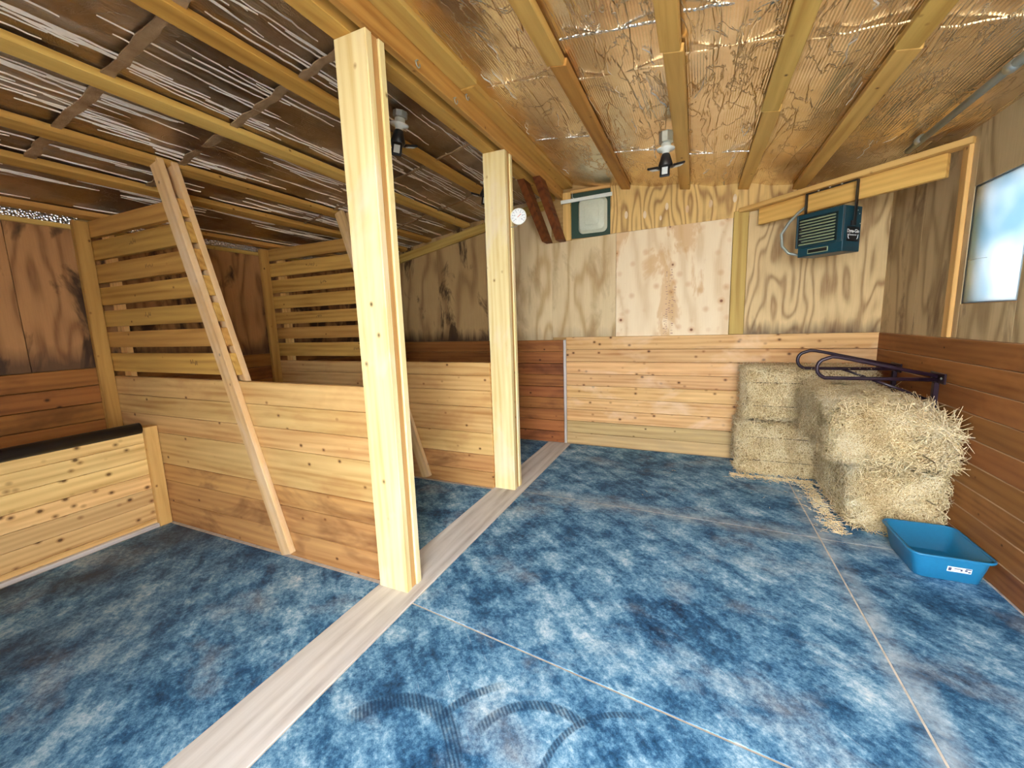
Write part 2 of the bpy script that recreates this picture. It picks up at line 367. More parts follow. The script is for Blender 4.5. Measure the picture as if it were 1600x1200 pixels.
# ---------------------------------------------------------------- setting: floor
fl = bx('floor', XL - .15, XR + .15, YF - .1, YB + .15, -.16, -.0035, 'slab'); tag(fl, 'dusty concrete floor slab under the rubber mats', 'floor', kind='structure')
gr = bx('ground', -14, 14, -16, YF - .1, -.30, -.03, 'gravel', bev=0); tag(gr, 'gravel yard outside the open front', 'ground', kind='structure')
def mat_piece(pts, label):
    n = len(pts); cx = sum(p[0] for p in pts) / n; cy = sum(p[1] for p in pts) / n
    bm = bmesh.new(); f = bm.faces.new([bm.verts.new((x - cx, y - cy, 0)) for x, y in pts])
    r = bmesh.ops.extrude_face_region(bm, geom=[f]); bmesh.ops.translate(bm, verts=[v for v in r['geom'] if isinstance(v, bmesh.types.BMVert)], vec=(0, 0, .0035))
    bmesh.ops.recalc_face_normals(bm, faces=bm.faces)
    bmesh.ops.bevel(bm, geom=[e for e in bm.edges], offset=.0015, segments=1, affect='EDGES')
    tag(bm_obj('rubber_mat', bm, 'mat', Matrix.Translation((cx, cy, -.0035))), label, 'mat', 'rubber mats covering the floor')
g = .0042
ym = lambda x: 1.512 - .118 * x
mat_piece([(.004, YF), (2.03 - g, YF), (2.03 - g, ym(2.03) - g), (.004, ym(0) - g)], 'blue-grey rubber floor mat with curved tyre marks, in the aisle doorway')
mat_piece([(.004, ym(0) + g), (2.03 - g, ym(2.03) + g), (2.03 - g, 2.955 - g), (.004, 2.995 - g)], 'scuffed blue-grey rubber floor mat in the aisle between the two posts')
mat_piece([(.004, 2.995 + g), (2.03 - g, 2.955 + g), (2.03 - g, YB - .03), (.004, YB - .03)], 'dusty blue rubber floor mat along the back wall beside the stacked hay')
mat_piece([(2.03 + g, YF), (2.685, YF), (2.685, 1.27 - g), (2.03 + g, 1.27 - g)], 'narrow rubber mat along the brown wall towards the door')
mat_piece([(2.03 + g, 1.27 + g), (2.685, 1.27 + g), (2.685, 2.95 - g), (2.03 + g, 2.95 - g)], 'narrow blue rubber mat along the brown wall under the tub')
mat_piece([(2.03 + g, 2.95 + g), (2.685, 2.95 + g), (2.685, YB - .03), (2.03 + g, YB - .03)], 'narrow rubber mat mostly hidden under the hay bales')
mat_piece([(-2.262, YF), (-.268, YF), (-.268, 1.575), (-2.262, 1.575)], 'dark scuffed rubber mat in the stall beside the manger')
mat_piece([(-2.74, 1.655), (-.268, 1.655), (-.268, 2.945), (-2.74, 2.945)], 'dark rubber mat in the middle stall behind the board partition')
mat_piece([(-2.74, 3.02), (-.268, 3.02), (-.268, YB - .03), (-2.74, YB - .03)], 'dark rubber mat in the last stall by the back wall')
sl = bx('sill_timber', -.262, -.002, YF, YB - .03, -.0035, .002, 'sill', grain='y'); tag(sl, 'pale dusty timber sill set in the floor beneath the posts', 'sill')

# ---------------------------------------------------------------- setting: back wall
wb = bx('wall_back', XL - .12, XR + .12, YB + .02, YB + .10, -.15, 3.0, 'dark_wall'); tag(wb, 'back wall of plywood over horizontal boards', 'wall', kind='structure')
H9 = 1.22 / 9
for k in range(9):
    bx('board', -.040, XR - .002, YB - .022, YB + .02, k * H9 + .0015, (k + 1) * H9 - .0015, 'back_dusty' if k < 2 else 'back', wb)
for k in range(9):
    h = 1.19 / 9
    bx('board', XL, -.075, YB - .022, YB + .02, k * h + .002, (k + 1) * h - .002, 'back_dark', wb)
bx('batten', -.072, -.043, YB - .028, YB + .02, 0, 1.19, 'sill', wb, 'z')
def sheet_y(pts, mat, parent=None, name='plywood_sheet', y0=YB, t=.019):
    """upright sheet on the back wall; outline (x,z); local X is up"""
    n = len(pts); cx = sum(p[0] for p in pts) / n; cz = sum(p[1] for p in pts) / n
    bm = bmesh.new(); A = [bm.verts.new((p[1] - cz, -(p[0] - cx), -t / 2)) for p in pts]; B = [bm.verts.new((p[1] - cz, -(p[0] - cx), t / 2)) for p in pts]
    bm.faces.new(A); bm.faces.new(B[::-1])
    for i in range(n): bm.faces.new((A[i], A[(i + 1) % n], B[(i + 1) % n], B[i]))
    Mw = Matrix(((0, -1, 0, cx), (0, 0, 1, y0 + t / 2), (1, 0, 0, cz), (0, 0, 0, 1)))
    return bm_obj(name, bm, mat, Mw, parent)
top = 2.95; j = 2.275
e = .0015
sheet_y([(XL, 1.19), (-1.70 - e, 1.19), (-1.70 - e, zl(-1.7) + .03), (XL, zl(XL) + .05)], 'ply_stall', wb)
sheet_y([(-1.70 + e, 1.19), (-1.02 - e, 1.19), (-1.02 - e, zl(-1.02) + .03), (-1.70 + e, zl(-1.7) + .03)], 'ply_stall', wb)
sheet_y([(-1.02 + e, 1.19), (-.20 - e, 1.19), (-.20 - e, 2.78), (-1.02 + e, zl(-1.02) + .03)], 'ply_grey', wb)
sheet_y([(-.20 + e, 1.22), (.502 - e, 1.22), (.502 - e, j - e), (-.20 + e, 2.242)], 'ply_grey', wb, y0=YB - .006)
sheet_y([(.502 + e, 1.22), (1.565 - e, 1.22), (1.565 - e, 2.288), (.502 + e, j - e)], 'ply_pale', wb, y0=YB - .006)
sheet_y([(1.69 + e, 1.22), (XR, 1.22), (XR, 2.34), (1.69 + e, 2.34)], 'ply_ring', wb, y0=YB - .002)
sheet_y([(.44 + e, j + e), (1.60, 2.29), (1.60, zr(1.6) + .02), (.44 + e, zr(.44) + .02)], 'ply_gold', wb)
sheet_y([(1.60 + e, 2.29), (XR, 2.345), (XR, zr(XR) + .03), (1.60 + e, zr(1.6) + .02)], 'ply_gold', wb)
for x, z, r in ((.60, 2.44, .03), (.78, 2.42, .03), (.93, 2.37, .02), (.985, 2.47, .028), (1.17, 2.42, .028), (1.37, 2.44, .03), (1.57, 2.46, .03)):
    bm_obj('plug', lathe_bm([(r, 0), (r * .97, .0012)], 14), 'ply_pale', Matrix(((.55, 0, 0, x), (0, 0, -1, YB - .0002), (0, 1.25, 0, z), (0, 0, 0, 1))), wb)
bx('batten', 1.567, 1.688, YB - .018, YB + .012, 1.222, 2.34, 'plate', wb, 'z')
# vent opening frame beside the beam end
bx('vent_frame_post', -.055, .030, YB - .03, YB + .02, 2.25, 2.74, 'stud', wb, 'z')
bx('vent_frame_head', .030, .445, YB - .03, YB + .02, 2.722, 2.752, 'stud', wb, 'x')
bx('vent_board', .030, .440, YB - .004, YB + .018, 2.27, 2.722, 'green', wb, 'x', 0)
# sloping trim plank under the stall roof
tr = empty('trim_1', (-1.5, YB, 2.4), 'sloping trim plank where the stall roof meets the back wall', 'trim'); tag(tr, kind='structure')
member('plank', (XL + .02, YB - .02, zl(XL) - .10), (-.25, YB - .02, zl(-.25) - .10), .10, .038, 'plate', tr, bev=.003)

# purple mill stamp on the pale sheet: rows of short ink strokes
st = []
for colx, h0, h1 in ((1.003, 1.24, 1.86), (1.030, 1.45, 1.83), (1.058, 1.24, 1.68), (1.078, 1.55, 1.72), (.985, 1.24, 1.42), (1.045, 1.78, 1.88)):
    z = h0
    while z < h1:
        hgt = random.uniform(.006, .017)
        if random.random() < .72: st.append((colx + random.uniform(-.005, .005), z, random.uniform(.004, .011), hgt))
        z += hgt + random.uniform(.004, .018)
V = []; F = []
for x, z, w, h in st:
    b = len(V); y = YB - .0075
    V += [(x - w, y, z), (x + w, y, z), (x + w, y, z + h * .4), (x - w, y, z + h * .4)]; F.append((b, b + 1, b + 2, b + 3))
mesh_obj('mill_stamp', V, F, 'stamp', None, wb)

# ---------------------------------------------------------------- setting: right wall
wr = bx('wall_right', XR + .03, XR + .10, YF, YB + .10, -.15, 1.42, 'dark_wall', grain='y'); tag(wr, 'right wall of brown boards below weathered plywood', 'wall', kind='structure')
bx('wall_frame', XR + .03, XR + .10, YF, YB + .10, 2.08, 2.75, 'dark_wall', wr, 'y')
bx('wall_frame', XR + .03, XR + .10, YF, 2.86, 1.42, 2.08, 'dark_wall', wr, 'y')
bx('wall_frame', XR + .03, XR + .10, 3.325, YB + .1, 1.42, 2.08, 'dark_wall', wr, 'y')
for k in range(9):
    bx('board', XR - .012, XR + .03, YF, YB - .024, k * H9 + .0015, (k + 1) * H9 - .0015, 'right', wr, 'y')
def sheet_x(y0, y1, z0, z1, mat, parent, x=XR, t=.016, side=1):
    Mw = Matrix(((0, 0, 1, x + side * t / 2), (0, 1, 0, (y0 + y1) / 2), (-1, 0, 0, (z0 + z1) / 2), (0, 0, 0, 1)))
    Mw = Matrix(((0, 0, -1, x + side * t / 2), (0, 1, 0, (y0 + y1) / 2), (1, 0, 0, (z0 + z1) / 2), (0, 0, 0, 1)))
    return bm_obj('plywood_sheet', box_bm(z1 - z0, y1 - y0, t, .001), mat, Mw, parent)
sheet_x(3.90 + e, YB - .002, 1.22, 2.42, 'ply_side', wr)
sheet_x(3.335, 3.90 - e, 1.22, 2.42, 'ply_side', wr)
sheet_x(2.86, 3.335 - e, 1.22, 1.42, 'ply_side', wr)
sheet_x(2.86, 3.335 - e, 2.08, 2.42, 'ply_side', wr)
sheet_x(1.70, 2.86 - e, 1.22, 2.42, 'ply_side', wr)
sheet_x(YF, 1.70 - e, 1.22, 2.42, 'ply_side', wr)
bx('stud', XR - .022, XR, 3.385, 3.45, 1.222, 2.36, 'stud', wr, 'z')
w1 = empty('window_1', (XR, 3.1, 1.42), 'cloudy plastic window glowing with daylight in the weathered plywood', 'window'); tag(w1, kind='structure')
bx('frame', XR + .009, XR + .06, 3.318, 3.334, 1.42, 2.08, 'stud', w1, 'z', .001)
bx('frame', XR + .009, XR + .06, 2.861, 2.880, 1.42, 2.08, 'stud', w1, 'z', .001)
bx('frame', XR + .009, XR + .06, 2.880, 3.318, 1.42, 1.432, 'stud', w1, 'y', .001)
bx('frame', XR + .009, XR + .06, 2.880, 3.318, 2.068, 2.08, 'stud', w1, 'y', .001)
bx('pane', XR + .002, XR + .008, 2.866, 3.328, 1.424, 2.078, 'pane', w1, 'y', 0)
tube('pane_crease', [(XR + .001, 3.31, 1.665), (XR + .001, 3.22, 1.668), (XR + .001, 3.14, 1.664)], .0022, 'lens', w1, 6)

# ---------------------------------------------------------------- setting: left wall
wl = bx('wall_left', XL - .10, XL - .016, YF, YB + .1, -.15, 2.4, 'dark_wall', grain='y'); tag(wl, 'left wall of the stalls, stained plywood over dark boards', 'wall', kind='structure')
HL = 1.165 / 9
for y0, y1 in ((YF, 1.585), (1.635, 2.955), (3.005, YB - .024)):
    for k in range(9): bx('board', XL - .016, XL + .022, y0, y1, k * HL + .002, (k + 1) * HL - .002, 'left', wl, 'y')
for y0, y1 in ((YF, .3), (.3, 1.188), (1.188, 1.61), (1.61, 2.92), (2.92, YB)):
    sheet_x(y0 + e, y1 - e, 1.165, 2.15, 'ply_left', wl, XL, .016, -1)
for y0, y1 in ((YF, 1.56), (1.64, 2.93), (3.02, YB - .03)):
    bx('top_plate', XL - .016, XL + .02, y0, y1, 2.15, 2.182, 'plate', wl, 'y')
    bx('foil_strip', XL - .02, XL - .006, y0, y1, 2.18, 2.27, 'bubble', wl, 'y', 0)

# ---------------------------------------------------------------- setting: front wall with the open doorway
wf = bx('wall_front', XL - .1, .70, YF - .1, YF, -.15, 3.0, 'dark_wall'); tag(wf, 'front wall beside the wide open doorway', 'wall', kind='structure')
bx('door_jamb', 2.55, XR + .1, YF - .1, YF, -.15, 2.6, 'dark_wall', wf, 'z')
bx('door_head', .70, 2.55, YF - .1, YF, 2.45, 3.0, 'dark_wall', wf, 'x')

# ---------------------------------------------------------------- setting: foil ceiling, purlins
def foil_mesh(x0, x1, zf, purl):
    nx, ny = 120, 60; xs = np.linspace(x0, x1, nx); ys = np.linspace(YF, YB + .015, ny)
    X, Y = np.meshgrid(xs, ys); d = np.min(np.abs(X[..., None] - np.array(purl)), axis=-1)
    Z = zf(X) + .012 - .020 * np.clip(d / .25, 0, 1) ** 1.5
    for _ in range(26):
        a, b, ph = rng.uniform(-14, 14), rng.uniform(-5, 5), rng.uniform(0, 6.3); Z = Z + .0012 * np.sin(a * X + b * Y + ph)
    V = np.stack([X, Y, Z], -1).reshape(-1, 3); F = []
    for i in range(ny - 1):
        for k in range(nx - 1): F.append((i * nx + k, (i + 1) * nx + k, (i + 1) * nx + k + 1, i * nx + k + 1))
    return V, F
PR = [.595, 1.145, 1.635, 2.055]; PL = [-.655, -1.225, -1.775, -2.15]
ce = bx('ceiling', XL - .1, -.01, YF, YB + .1, 3.02, 3.05, 'dark_wall'); tag(ce, 'wrinkled foil insulation ceiling held by timber purlins', 'ceiling', kind='structure')
bx('roof_deck', -.01, XR + .1, YF, YB + .1, 3.02, 3.05, 'dark_wall', ce)
V, F = foil_mesh(-.03, XR + .03, zr, PR + [-.03, 2.72]); mesh_obj('foil_sheet', V, F, 'foil', None, ce, True)
V, F = foil_mesh(XL - .02, -.22, zl, PL + [-.22, -2.8]); mesh_obj('foil_sheet', V, F, 'foil_shaded', None, ce, True)
def purlin(x, zf, slope, y0, y1, mat, w=.089):
    n = Vector((-slope, 0, 1)).normalized(); z = zf(x) - .016
    member('purlin', (x, y0, z), (x, y1, z), .038, w, mat, ce, n)
for k, x in enumerate(PR):
    ys = (2.22, 2.22, 2.9, 2.4)[k]
    purlin(x - .012, zr, -.1525, YF, ys - .002, 'purlin'); purlin(x, zr, -.1525, ys + .002, YB - .001, 'purlin_o' if k == 0 else 'purlin')
for k, x in enumerate(PL):
    purlin(x, zl, .195, YF, YB - .045, ('purlin_o', 'purlin', 'slat', 'slat')[k])
purlin(XL + .075, zl, .195, YF, YB - .045, 'slat', .07)
# brown tape over the cross joints of the foil
def tape(x0, x1, y, zf, w, dy=0, mat='tape'):
    n = 8; V = []; F = []
    for i in range(n + 1):
        x = x0 + (x1 - x0) * i / n; yy = y + dy * i / n + random.uniform(-.008, .008); z = zf(x) - .0125 + random.uniform(-.002, .001); ww = w * random.uniform(.8, 1.15)
        V += [(x, yy - ww, z), (x, yy + ww, z), (x, yy + ww, z + .006), (x, yy - ww, z + .006)]
    for i in range(n):
        for a in range(4): F.append((i * 4 + a, i * 4 + (a + 1) % 4, i * 4 + 4 + (a + 1) % 4, i * 4 + 4 + a))
    mesh_obj('joint_tape', V, F, mat, None, ce)
for y in (1.135, 1.685, 2.9, 3.75):
    for x0, x1 in ((-1.18, -.70), (-1.73, -1.27), (-2.10, -1.82), (-.61, -.28)): tape(x0, x1, y, zl, .024 if y < 2 else .012)
for x0, x1, y in ((.10, .53, 2.40), (.65, 1.09, 2.42), (1.19, 1.59, 2.30), (1.69, 2.0, 2.30), (2.11, 2.6, 2.33)): tape(x0, x1, y, zr, .007, -.05, 'foil')
for x0, x1, y in ((.65, 1.09, 2.06), (1.19, 1.59, 2.0), (.65, 1.09, 3.5), (1.19, 1.59, 3.6), (.1, .53, 3.2)): tape(x0, x1, y, zr, .006, -.03, 'bubble')

# sharp wrinkles pressed into the foil: small tents running along the purlins
def creases(x0, x1, zf, n, h, Lmin, Lmax, mat, wob=.010):
    V = []; F = []
    for _ in range(n):
        x = random.uniform(x0 + .02, x1 - .02); y = random.uniform(.2, YB - .35); L = random.uniform(Lmin, Lmax); m = max(4, int(L / .035)); dx = random.uniform(-.03, .03); hh = h * random.uniform(.5, 1.25)
        a = random.uniform(0, 6); x_ = x
        for i in range(m + 1):
            yy = min(y + L * i / m, YB - .02); x_ += random.gauss(0, wob * .35) + dx / m; x_ = min(max(x_, x0), x1); e_ = math.sin(math.pi * (i + .15) / (m + .3)) ** .5 * hh
            z = zf(x_) - .0075; b = len(V)
            V += [(x_ - .0016, yy, z + .004), (x_ + .0002, yy, z - e_), (x_ + .0016, yy, z + .004)]
            if i: F += [(b - 3, b - 2, b + 1, b), (b - 2, b - 1, b + 2, b + 1)]
    o = mesh_obj('foil_creases', V, F, mat, None, ce); o['kind'] = 'stuff'
for x0, x1 in ((-1.17, -.71), (-1.72, -1.28), (-2.09, -1.83), (-2.66, -2.21), (-.60, -.27)): creases(x0, x1, zl, int(60 * (x1 - x0) / .45), .0042, .2, .9, 'crease', .007)
for x0, x1 in ((.08, .54), (.65, 1.08), (1.20, 1.58), (1.69, 2.0), (2.11, 2.66)): creases(x0, x1, zr, int(14 * (x1 - x0) / .45), .005, .08, .35, 'crease', .025)
# ---------------------------------------------------------------- ridge beam and posts
rb = empty('ridge_beam', (-.155, 2, 2.68), 'doubled orange timber ridge beam with a dark gap, on the two posts', 'beam')
bx('beam_board', -.095, -.055, YF, YB - .002, 2.680, 2.86, 'beam', rb, 'y')
bx('beam_board', -.250, -.150, YF, YB - .002, 2.680, 2.86, 'beam', rb, 'y')
bx('packing_board', -.150, -.096, YF, YB - .002, 2.80, 2.86, 'brace', rb, 'y')
bx('nailer', -.054, .062, YF, 2.34, 2.785, 2.823, 'purlin', rb, 'y'); bx('nailer', -.054, .045, 2.345, YB - .002, 2.780, 2.818, 'beam', rb, 'y')
for x in (-.212, -.060):
    bm = bmesh.new(); pp = [(3.64, 2.679), (3.80, 2.679), (4.435, 2.25), (4.435, 2.243), (4.285, 2.243)]
    A_ = [bm.verts.new((y - 4.0, -.034, z - 2.45)) for y, z in pp]; B_ = [bm.verts.new((y - 4.0, .034, z - 2.45)) for y, z in pp]
    bm.faces.new(A_); bm.faces.new(B_[::-1])
    for i in range(5): bm.faces.new((A_[i], A_[(i + 1) % 5], B_[(i + 1) % 5], B_[i]))
    tag(bm_obj('knee_brace', bm, 'brace', Matrix.Translation((x, 4.0, 2.45)) @ Matrix.Rotation(math.pi / 2, 4, 'Z')), 'dark brown knee brace between ridge beam and back wall, ' + ('on the stall side' if x < -.1 else 'on the aisle side'), 'brace', 'paired knee braces')
def post(y0, y1, label):
    p = empty('support_post', (-.16, (y0 + y1) / 2, .002), label, 'post', 'square laminated timber posts')
    n = 3; d = (y1 - y0) / n
    for k in range(n):
        off = (0, .006, -.002)[k]
        bx('lamination', -.252, -.066 - off, y0 + k * d + (.0015 if k else 0), y0 + (k + 1) * d, .002, 2.68, 'stud' if k == 1 else 'post', p, 'z', .003)
    return p
post(1.562, 1.682, 'laminated pale pine post joined to the ladder-braced partition by the manger')
post(2.985, 3.120, 'laminated pale pine post with a round thermometer on its side')
p = Matrix.Translation((-.155, 2.9835, 2.03)) @ Matrix.Rotation(math.pi / 2, 4, 'X')
# ---------------------------------------------------------------- stall partitions
SL = [(2.235, 2.103), (2.074, 1.945), (1.908, 1.779), (1.745, 1.621), (1.578, 1.462), (1.423, 1.309), (1.265, 1.130)]
def partition(yf, seams, label, x_l, top_sl, dshift):
    """yf = front face of the boards"""
    P = empty('stall_partition', (-1.5, yf + .02, 0), label, 'partition', 'board partitions between the stalls')
    xr = lambda z: -.937 - .325 * (z - .05) + dshift       # right edge of the diagonal
    th = .038
    for a, b in zip(seams, seams[1:]):
        bx('board', x_l, -.254 if a > .001 else -.254, yf, yf + th, b + .0012, a - .0012, 'pine_low' if a < .48 else 'pine', P)
    for k, (a, b) in enumerate(SL):
        a = a + top_sl; b = b + top_sl
        if k == 0: a = min(a, 2.215)
        pts = [(x_l, b), (xr(b), b), (xr(a), a), (x_l, a)]
        if k == 0: pts = [(x_l, b), (xr(b), b), (xr(a), a), (-2.30, a), (x_l, zl(x_l) - .045)]
        sl_ = prism_y('slat', pts, yf + .001, yf + th, 'slat', P)
        if k in (1, 2, 4, 6):                                   # small grade stamp inked on the slat
            V = []; F = []; x = (-2.25, -2.1, -2.2, -1.75)[(1, 2, 4, 6).index(k)] + dshift
            for i in range(7):
                hh_ = random.uniform(.008, .028); zz = (a + b) / 2 + random.uniform(-.012, .004); b0 = len(V)
                V += [(x, yf + .0004, zz), (x + .005, yf + .0004, zz), (x + .005, yf + .0004, zz + hh_), (x, yf + .0004, zz + hh_)]; F.append((b0, b0 + 1, b0 + 2, b0 + 3)); x += random.uniform(.008, .016)
            mesh_obj('grade_stamp', V, F, 'ink_dark', None, sl_)
    zt = zl(-1.75) - .02
    c = lambda z: xr(z) - .047
    member('diagonal_rail', (c(zt), yf - .021, zt), (c(.03), yf - .021, .03), .089, .038, 'diag', P, (1, 0, 0))
    member('diagonal_rail', (c(zt), yf + th + .021, zt), (c(1.0), yf + th + .021, 1.0), .089, .038, 'diag', P, (1, 0, 0))
    # upright at the left wall and the rear stud seen through the gaps
    bx('upright', XL + .024, XL + .062, yf - .088, yf - .001, .0, 2.21, 'slat', P, 'z')
    bx('rear_stud', -2.69, -2.60, yf + th + .002, yf + th + .04, 0, 2.20, 'stud', P, 'z')
    return P
partition(1.592, [1.093, .956, .819, .690, .457, .330, .165, .002], 'board stall partition with slatted top and ladder-like diagonal brace, next to the manger', XL + .03, 0, 0)
partition(2.965, [1.080, .971, .844, .705, .483, .290, .140, .002], 'board stall partition with slatted top in front of the dark stained back wall', XL + .03, .0, .05)
# ---------------------------------------------------------------- manger
mg = empty('manger', (-2.3, .6, 0), 'low pale knotty board manger front with black pipe along its top', 'manger')
zs = [.704, .631, .512, .396, .287, .178, .062, .0]
for a, b in zip(zs, zs[1:]): bx('board', -2.338, -2.300, YF + .01, 1.515, b + .001, a - .001, 'manger', mg, 'y')
bx('end_post', -2.345, -2.262, 1.512, 1.588, .0, .745, 'stud', mg, 'z')
bx('base_strip', -2.300, -2.266, YF + .01, 1.51, .0, .028, 'sill', mg, 'y')
tube('pipe_cap', [(-2.318, YF + .02, .738), (-2.318, .5, .739), (-2.318, 1.508, .738)], .040, 'pipe', mg, 16)
# ---------------------------------------------------------------- heater beam across the corner
hb = empty('heater_beam', (2.15, 3.9, 2.33), 'pine shelf plank set diagonally across the corner, carrying the heater', 'beam')
u = Vector((1, -1, 0)).normalized(); nb = Vector((1, 1, 0)).normalized()        # along beam, towards the corner
A = Vector((1.583, 4.46, 0)); B = Vector((2.704, 3.339, 0))
prism = lambda a, b, off0, off1: None
def diag(name, s0, s1, d0, d1, z0, z1, mat, parent, bev=.003):
    a = A + u * s0 + nb * ((d0 + d1) / 2); b = A + u * s1 + nb * ((d0 + d1) / 2); zc = (z0 + z1) / 2
    return member(name, (a.x, a.y, zc), (b.x, b.y, zc), z1 - z0, abs(d1 - d0), mat, parent, (0, 0, 1), bev)
diag('plank', .03, 1.555, 0, .089, 2.325, 2.363, 'stud', hb)
diag('joist', .19, 1.43, .052, .09, 2.185, 2.324, 'purlin', hb)
# ---------------------------------------------------------------- heater
ht = empty('unit_heater', (2.2, 3.9, 1.82), 'dark teal electric garage heater hanging by a black bracket in the corner', 'heater')
O = Vector((2.205, 3.715, 0))      # front right lower corner in plan; width runs along -u, depth along nb
HW, HD, Z0, Z1 = .325, .20, 1.828, 2.142
HM = Matrix(((-u.x, nb.x, 0, O.x), (-u.y, nb.y, 0, O.y), (0, 0, 1, Z0), (0, 0, 0, 1)))   # local x: width (to the left), y: depth, z: up
def hbx(name, x0, x1, y0, y1, z0, z1, mat, parent=ht, bev=.004):
    return bm_obj(name, box_bm(x1 - x0, y1 - y0, z1 - z0, bev), mat, HM @ Matrix.Translation(((x0 + x1) / 2, (y0 + y1) / 2, (z0 + z1) / 2)), parent)
hh = Z1 - Z0
body = hbx('body', 0, HW - .008, .008, HD, 0, hh, 'teal')
hood = hbx('front_panel', -.002, HW, -.006, .008, .068, hh, 'teal_dark', ht)
hbx('panel_rim', -.002, .03, -.012, -.006, .068, hh - .004, 'teal', hood, .002); hbx('panel_rim', HW - .012, HW, -.012, -.006, .068, hh - .004, 'teal', hood, .002)
hbx('panel_rim', .03, HW - .012, -.012, -.006, hh - .034, hh - .004, 'teal', hood, .002); hbx('panel_rim', .03, HW - .012, -.012, -.006, .068, .080, 'teal', hood, .002)
for k in range(9):
    z = .090 + k * .0215
    m4 = HM @ Matrix.Translation((.03 + (HW - .042) / 2, -.013, z)) @ Matrix.Rotation(.45, 4, 'X')
    bm_obj('louvre', box_bm(HW - .075, .015, .009, .002), 'louvre', m4, hood)
for k in range(3): hbx('latch', HW - .05, HW - .025, -.024, -.012, .105 + k * .045, .125 + k * .045, 'black', hood, .002)
hbx('display_slot', .10, .235, .003, .009, .022, .045, 'black', body, .001)
hbx('display_frame', .094, .241, .005, .009, .016, .051, 'louvre', body, .001)
# bracket
bk = hbx('bracket', -.020, HW + .012, .085, .108, Z1 - Z0 + .165, Z1 - Z0 + .173, 'black', ht, .001)
hbx('bracket_arm', -.020, -.014, .083, .110, .175, Z1 - Z0 + .166, 'black', bk, .001)
hbx('bracket_arm', HW + .006, HW + .012, .083, .110, .175, Z1 - Z0 + .166, 'black', bk, .001)
hbx('bracket_foot', -.014, .0, .075, .118, .176, .21, 'black', bk, .002)
for k, x in enumerate((.08, .16, .24)): bm_obj('bolt', lathe_bm([(.006, -.004), (.006, .002), (.003, .004)], 10), 'galv', HM @ Matrix.Translation((x, .082, hh + .169)) @ Matrix.Rotation(math.pi / 2, 4, 'X'), bk, True)
for y, z in ((.15, .285), (.17, .262), (.185, .195)): bm_obj('screw', lathe_bm([(.004, -.002), (.004, .001), (.002, .002)], 10), 'galv', HM @ Matrix.Translation((-.001, y, z)) @ Matrix.Rotation(-math.pi / 2, 4, 'Y'), body, True)
# name plate on the right side, letters read along +depth
pl = bm_obj('name_plate', box_bm(.136, .002, .100, .002), 'black', HM @ Matrix.Translation((-.0012, .112, .120)) @ Matrix.Rotation(math.pi / 2, 4, 'Z'), body)
SM = HM @ Matrix(((0, 0, -1, -.0026), (1, 0, 0, .112), (0, 1, 0, .14), (0, 0, 0, 1)))
text_obj('lettering', 'Dyna-Glo', .034, 'print_white', SM, pl)
V = []; F = []
x = -.045
while x < .042:
    w = random.uniform(.004, .008); b = len(V); V += [(x, -.031, .0002), (x + w, -.031, .0002), (x + w, -.022, .0002), (x, -.022, .0002)]; F.append((b, b + 1, b + 2, b + 3)); x += w + .0025
mesh_obj('small_print', V, F, 'lens', SM, pl)
for s in (-1, 1): bm_obj('plate_trim', tube_bm([(s * .056, -.022, .0005), (s * .053, -.045, .0005), (s * .044, -.053, .0005)], .0022, 6), 'print_white', SM, pl)
hl = lambda x, y, z: tuple(HM @ Vector((x, y, z)))
tube('power_cable', [hl(HW + .02, .12, .40), hl(HW + .05, .08, .36), hl(HW + .09, .03, .29), hl(HW + .12, -.01, .20), hl(HW + .115, .0, .11), hl(HW + .08, .03, .05), hl(HW + .03, .06, .03), hl(HW - .012, .08, .028)], .011, 'conduit', ht, 10)
# conduit on the ceiling
cd = empty('conduit', (2.45, 2.9, 2.39), 'grey conduit pipe running along the foil ceiling to the heater beam', 'conduit')
zc = zr(2.45) - .05
tube('pipe', [(2.44, -.5, zc), (2.44, 1.5, zc), (2.45, 2.6, zc), (2.455, 3.52, zc - .01)], .018, 'conduit', cd, 12)
for y in (2.55, 3.33): tube('coupling', [(2.45, y, zc - .001), (2.45, y + .05, zc - .001)], .023, 'galv', cd, 12)

# ---------------------------------------------------------------- lamps
def lamp(x, y, ztop, zf, label, rz=0.0, tilt=0.0):
    L = empty('garage_lamp', (x, y, ztop), label, 'lamp', 'black three-wing lamps on the ceiling')
    T = Matrix.Translation((x, y, ztop)) @ Matrix.Rotation(tilt, 4, 'Y') @ Matrix.Rotation(rz, 4, 'Z')
    h = zf(x) - .006 - ztop
    bm_obj('junction_box', lathe_bm([(.034, .01), (.045, .015), (.045, min(h, .075)), (.040, min(h, .08))], 8), 'galv', T, L)
    bm_obj('lamp_holder', lathe_bm([(.022, -.055), (.026, -.035), (.055, -.030), (.057, -.022), (.034, -.014), (.030, .01)], 20), 'white', T, L, True)
    hub = bm_obj('hub', lathe_bm([(.012, -.145), (.038, -.142), (.046, -.125), (.036, -.090), (.026, -.058), (.022, -.054)], 16), 'black', T, L, True)
    for k in range(3):
        a = T @ Matrix.Rotation(k * 2 * math.pi / 3, 4, 'Z') @ Matrix.Translation((.038, 0, -.132)) @ Matrix.Rotation((-.15, 1.25, -.25)[k] if k != 1 else 1.25, 4, 'Y')
        b = box_bm(.085, .062, .014, .005, None, Matrix.Translation((.046, 0, 0)))
        w = bm_obj('wing', b, 'black', a, L)
        bm_obj('lens', box_bm(.052, .036, .004, .0015, None, Matrix.Translation((.050, 0, .008 if k == 1 else -.008))), 'lens', a, w)
    return L
lamp(1.06, 3.10, 2.53, zr, 'black three-wing lamp on a white holder, hanging from the foil ceiling over the aisle', math.radians(150))
lamp(-.44, 2.25, 2.660, zl, 'black three-wing lamp beside the ridge beam behind the ladder-brace partition post', math.radians(187), .2)
